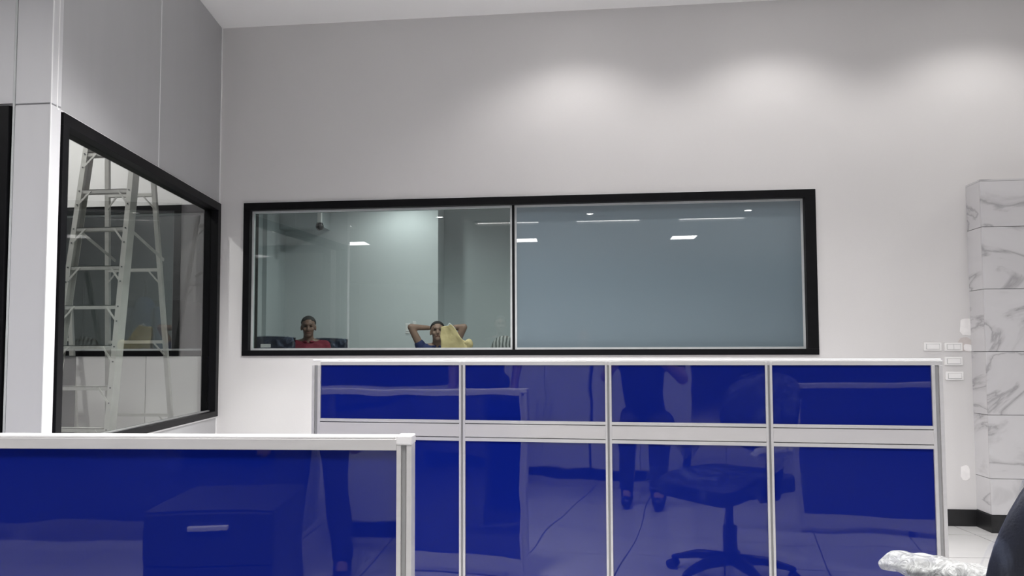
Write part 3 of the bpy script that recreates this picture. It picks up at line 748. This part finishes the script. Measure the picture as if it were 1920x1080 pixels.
# ------------------------------------------------------------------ rear room furniture
rc1 = chair('high_back_chair', 'dark blue plastic-covered high-back chair behind the man in red', back_top=1.215, back_w=.56, seat_h=.45, sq=.10)
rc1.location = (-2.84, 8.0, 0); rc1.rotation_euler = (0, 0, math.pi)
rc2 = dup(rc1, (-3.05, 7.0, 0), math.pi+.1, 'dark blue plastic-covered high-back chair at the left edge of the clear window')
bm = new(); box(bm, -.04, .06, -.205, -.203, 1.10, 1.135); lab = obj('white_label', bm, 'switch', rc2); lab.location = (0, 0, 0)
rc3 = chair('swivel_chair', 'navy mesh-backed chair under the man with raised arms', back_top=1.0, back_w=.44, seat_h=.45, wrapped=False)
rc3.location = (-1.512, 8.20, 0); rc3.rotation_euler = (0, 0, math.pi)
tb = thing('table', 'pale meeting table behind the clear pane, its top hidden by the sill', 'table', (-1.15, 7.35, 0))
bobj('tabletop', (-.85, .85, -.30, .30, .72, .75), 'table', tb, .003)
for x in (-.78, .78):
    for y in (-.24, .24): bobj('leg', (x-.02, x+.02, y-.02, y+.02, 0, .72), 'alu', tb)
# yellow bag on the table
bm = new(); n = 12
bg = thing('shopping_bag', 'crumpled pale yellow bag in front of the man in navy', 'bag', (-1.20, 7.40, .7515))
box(bm, -.145, .125, -.06, .06, 0, .56); bmesh.ops.subdivide_edges(bm, edges=bm.edges, cuts=11, use_grid_fill=True)
for v in bm.verts:
    z = v.co.z/.56
    if v.co.x > -.12: v.co.x -= max(0, z-.72)*.55*(v.co.x+.145)/.27
    v.co.y *= 1-.55*z
    if z > .8 and v.co.x > .0: v.co.z -= (v.co.x)*.9
lumpy(bm, .022, 13, 2); lumpy(bm, .008, 40, 6)
for v in bm.verts: v.co.z = max(0, v.co.z)
s = obj('bag_body', bm, 'bag', bg, True); subsurf(s, 1)
bm = new(); lumpf = ell(bm, (.13, 0, .37), (.045, .045, .06)); lumpy(bm, .012, 20, 5); obj('folded_corner', bm, 'bag', bg, True)
bm = new(); 
for b_ in ((-.03, .03, .29, .30), (-.03, -.02, .255, .29), (.02, .03, .265, .29), (-.03, .012, .245, .255), (-.005, .02, .268, .276)):
    box(bm, b_[0]-.01, b_[1]-.01, -.066, -.060, b_[2]+.02, b_[3]+.02)
obj('square_emblem', bm, 'bag_mark', bg)
bm = new(); capsule(bm, (-.10, 0, .53), (-.06, 0, .58), .012, .012, 8); capsule(bm, (-.06, 0, .58), (-.01, 0, .53), .012, .010, 8); lumpy(bm, .008, 40, 1); obj('crinkled_handle', bm, 'film_thick', bg, True)
hm = new(); ell(hm, (0, 0, .22), (.16, .13, .24)); 
lumpy(hm, .012, 10, 4)
for v in hm.verts: v.co.z = max(0, v.co.z)
o = obj('cloth_bundle', hm, 'striped', None, True); o.location = (-.72, 7.45, .756); tag(o, 'dark grey striped cloth bundle on the table by the window joint', 'cloth')
# hanging camera
cm = thing('security_camera', 'black dome camera on a short white bracket under the rear room ceiling', 'camera', (-2.87, 8.15, 2.45))
bm = new(); box(bm, -.022, .022, -.02, .02, .06, .53, .003); obj('bracket', bm, 'switch', cm)
bm = new(); cyl(bm, (0, 0, .02), (0, 0, .06), .045, 20, .035); ell(bm, (0, 0, .02), (.045, .045, .045)); obj('dome', bm, 'lens', cm, True)
# ------------------------------------------------------------------ dim contents behind window 2
def shelf(x, y, w_, h_, label, m='wood'):
    c = thing('tall_cabinet', label, 'cabinet', (x, y, 0))
    bobj('body', (-w_/2, w_/2, -.2, .2, .05, h_), m, c, .004); bobj('plinth', (-w_/2+.01, w_/2-.01, -.18, .18, 0, .05), 'blackpl', c)
    for s in (-1, 1):
        a, b_ = (-w_/2+.004, -.002) if s < 0 else (.002, w_/2-.004)
        d = bobj('door', (a, b_, -.216, -.2, .06, h_-.01), m, c, .002); bobj('handle', (s*.03-.006, s*.03+.006, -.235, -.216, .9, 1.05), 'alu', d)
shelf(-5.35, 7.3, .8, 1.95, 'tall dark brown cabinet seen through two panes behind the stepladder')
shelf(-4.45, 7.6, .75, 1.6, 'dark grey cabinet, lower than its brown neighbour, behind the far glass', 'dark_cab')
jc = thing('hanging_coat', 'long dull blue coat on a stand seen through the far glass behind the ladder', 'coat', (-4.15, 6.85, 0))
bm = new(); cyl(bm, (0, 0, 0), (0, 0, 1.75), .012); cyl(bm, (0, 0, 0), (0, 0, .03), .16, 24); obj('stand', bm, 'blackpl', jc)
bm = new(); capsule(bm, (0, 0, 1.5), (0, 0, .7), .09, .15, 20); capsule(bm, (-.14, 0, 1.45), (-.17, 0, .95), .05, .045); capsule(bm, (.14, 0, 1.45), (.17, 0, .95), .05, .045); lumpy(bm, .02, 8, 3); obj('coat', bm, 'bluec', jc, True)
tb2 = thing('table', 'long low table behind the far glass carrying wrapped parcels', 'table', (-3.95, 6.2, 0))
bobj('tabletop', (-1.1, .85, -.3, .3, .86, .89), 'table', tb2, .003)
for x in (-1.05, .8):
    for y in (-.25, .25): bobj('leg', (x-.02, x+.02, y-.02, y+.02, 0, .86), 'alu', tb2)
random.seed(5)
def parcel(x, y, w_, h_, m, label, cat='parcel', wrap=True):
    bm = new(); box(bm, -w_/2, w_/2, -.12, .12, 0, h_); bmesh.ops.subdivide_edges(bm, edges=bm.edges, cuts=3, use_grid_fill=True)
    for v in bm.verts:
        if v.co.z > .01: v.co += Vector([random.uniform(-.012, .012) for _ in range(3)])
    t = thing('parcel', label, cat, (x, y, .892)); c_ = obj('contents', bm, m, t, True)
    if wrap:
        bm = new(); box(bm, -w_/2-.01, w_/2+.01, -.13, .13, 0, h_+.02); bmesh.ops.subdivide_edges(bm, edges=bm.edges, cuts=6, use_grid_fill=True)
        z_ = [v for v in bm.verts if v.co.z > .01]
        for v in z_: v.co += Vector([random.uniform(-.014, .014) for _ in range(3)])
        obj('plastic_wrap', bm, 'film', c_, True)
parcel(-4.65, 6.2, .5, .22, 'dark_cab', 'dark parcel in crinkled plastic at the left end of the far table')
parcel(-4.05, 6.2, .4, .16, 'cardboard', 'low cardboard parcel in plastic in the middle of the far table')
parcel(-3.35, 6.15, .38, .17, 'pinkred', 'crimson bundle in clear plastic at the right end of the far table', 'bundle')
# ------------------------------------------------------------------ ceiling lights
def cpanel(x, y, s, label, spread=150, k=1.0, dm='panel_light'):
    t = thing('ceiling_light', label, 'light', (x, y, CZ), group='square ceiling panels')
    bm = new()
    for b_ in ((-s, s, -s, -s+.02), (-s, s, s-.02, s), (-s, -s+.02, -s+.02, s-.02), (s-.02, s, -s+.02, s-.02)): box(bm, b_[0], b_[1], b_[2], b_[3], -.014, 0)
    obj('frame', bm, 'trim', t); bobj('diffuser', (-s+.02, s-.02, -s+.02, s-.02, -.008, -.001), dm, t)
    ld = bpy.data.lights.new('panel_beam', 'AREA'); ld.shape = 'SQUARE'; ld.size = 2*s-.06; ld.energy = AREA_W*k; ld.spread = R(spread); ld.color = (1, .985, .98)
    lo = bpy.data.objects.new('panel_beam', ld); COL.objects.link(lo); lo.parent = t; lo.location = (0, 0, -.016)
    return t
for x, w_ in ((-4.42, 'leftmost'), (-.99, 'second from the left'), (2.07, 'third from the left'), (5.2, 'rightmost')):
    cpanel(x, -5.0, .25, 'square lit ceiling panel of the far row mirrored in the window, '+w_, k=.5)
    cpanel(x+(.9 if x < -4 else 0), .6, .25, 'added fill panel of the unseen middle row overhead, '+w_, k=.47, dm='fill_glow')  # unseen middle row, added to light the front strip and lower walls
for x, w_, kk in ((-.65, 'left', .95), (1.2, 'right', .22)):
    cpanel(x, 2.85, .25, 'added fill panel of the unseen row nearest the back wall, '+w_+' one', 112, kk, 'fill_glow')  # unseen row, added to brighten the lower back wall
def louvre(x, y, lb):
    t = thing('louvre_light', 'long ceiling light with mirror louvre, faint in the window reflection, '+lb, 'light', (x, y, CZ), group='louvred ceiling lights')
    bm = new(); box(bm, -.55, .55, -.14, -.13, -.04, 0); box(bm, -.55, .55, .13, .14, -.04, 0); box(bm, -.55, -.54, -.13, .13, -.04, 0); box(bm, .54, .55, -.13, .13, -.04, 0); obj('housing', bm, 'trim', t)
    bm = new()
    for k in range(1, 14): bar(bm, (-.55+k*1.1/14, -.13, -.02), (-.55+k*1.1/14, .13, -.02), .004, .034, Vector((1, 0, 0)))
    obj('louvre', bm, 'louvre', t)['kind'] = 'stuff'
    for yy in (-.06, .06):
        bm = new(); cyl(bm, (-.52, yy, -.012), (.52, yy, -.012), .008, 10); obj('tube', bm, 'tube', t)
for x, lb in ((-4.39, 'leftmost'), (-1.15, 'second from the left'), (.54, 'third from the left'), (2.24, 'rightmost')): louvre(x, -2.9, lb)
def downlight(x, y, z, power=None, cone=118, blend=.6, label='round recessed downlight close to the back wall, above the frame', grp='wall downlights'):
    t = thing('downlight', label, 'light', (x, y, z), group=grp)
    bm = new(); n = 28
    for k in range(n):
        a0, a1 = 2*math.pi*k/n, 2*math.pi*(k+1)/n; P = lambda r, a, z_: bm.verts.new((r*math.cos(a), r*math.sin(a), z_))
        bm.faces.new((P(.075, a0, 0), P(.075, a1, 0), P(.07, a1, -.006), P(.07, a0, -.006))); bm.faces.new((P(.07, a0, -.006), P(.07, a1, -.006), P(.055, a1, -.004), P(.055, a0, -.004)))
    bmesh.ops.remove_doubles(bm, verts=bm.verts, dist=.0002); obj('trim_ring', bm, 'trim', t)
    bm = new(); cyl(bm, (0, 0, -.003), (0, 0, -.0005), .054, 28); obj('lens', bm, 'downlight', t)
    if power:
        ld = bpy.data.lights.new('downlight_beam', 'SPOT'); ld.energy = power; ld.spot_size = R(cone); ld.spot_blend = blend; ld.shadow_soft_size = .05; ld.color = (1, .975, .955)
        lo = bpy.data.objects.new('downlight_beam', ld); COL.objects.link(lo); lo.parent = t; lo.location = (0, 0, -.02)
for x, lb in ((.0, 'leftmost'), (1.21, 'second from the left'), (2.43, 'third from the left'), (3.65, 'rightmost')):
    downlight(x, W-.60, CZ, SPOT_W, 132, .55, 'round recessed downlight close to the back wall above the frame, '+lb)
for x, lb in ((-2.22, 'leftmost'), (.23, 'middle one'), (2.7, 'rightmost')): downlight(x, -2.35, CZ, None, label='round downlight behind the camera, a white dot in the window reflection, '+lb, grp='downlights behind the camera')
downlight(-1.95, 8.05, 2.98, 36, 160, label='round downlight over the rear room, washing its white wall', grp=None)
downlight(-1.2, 6.6, 2.98, 170, 160, label='round downlight in the middle of the rear room ceiling', grp=None)
downlight(1.0, 6.6, 2.98, 110, 160, label='round downlight over the right side of the rear room', grp=None)
downlight(-3.5, 3.75, CZ, 135, 160, label='round downlight inside the glazed room above the stepladder', grp=None)
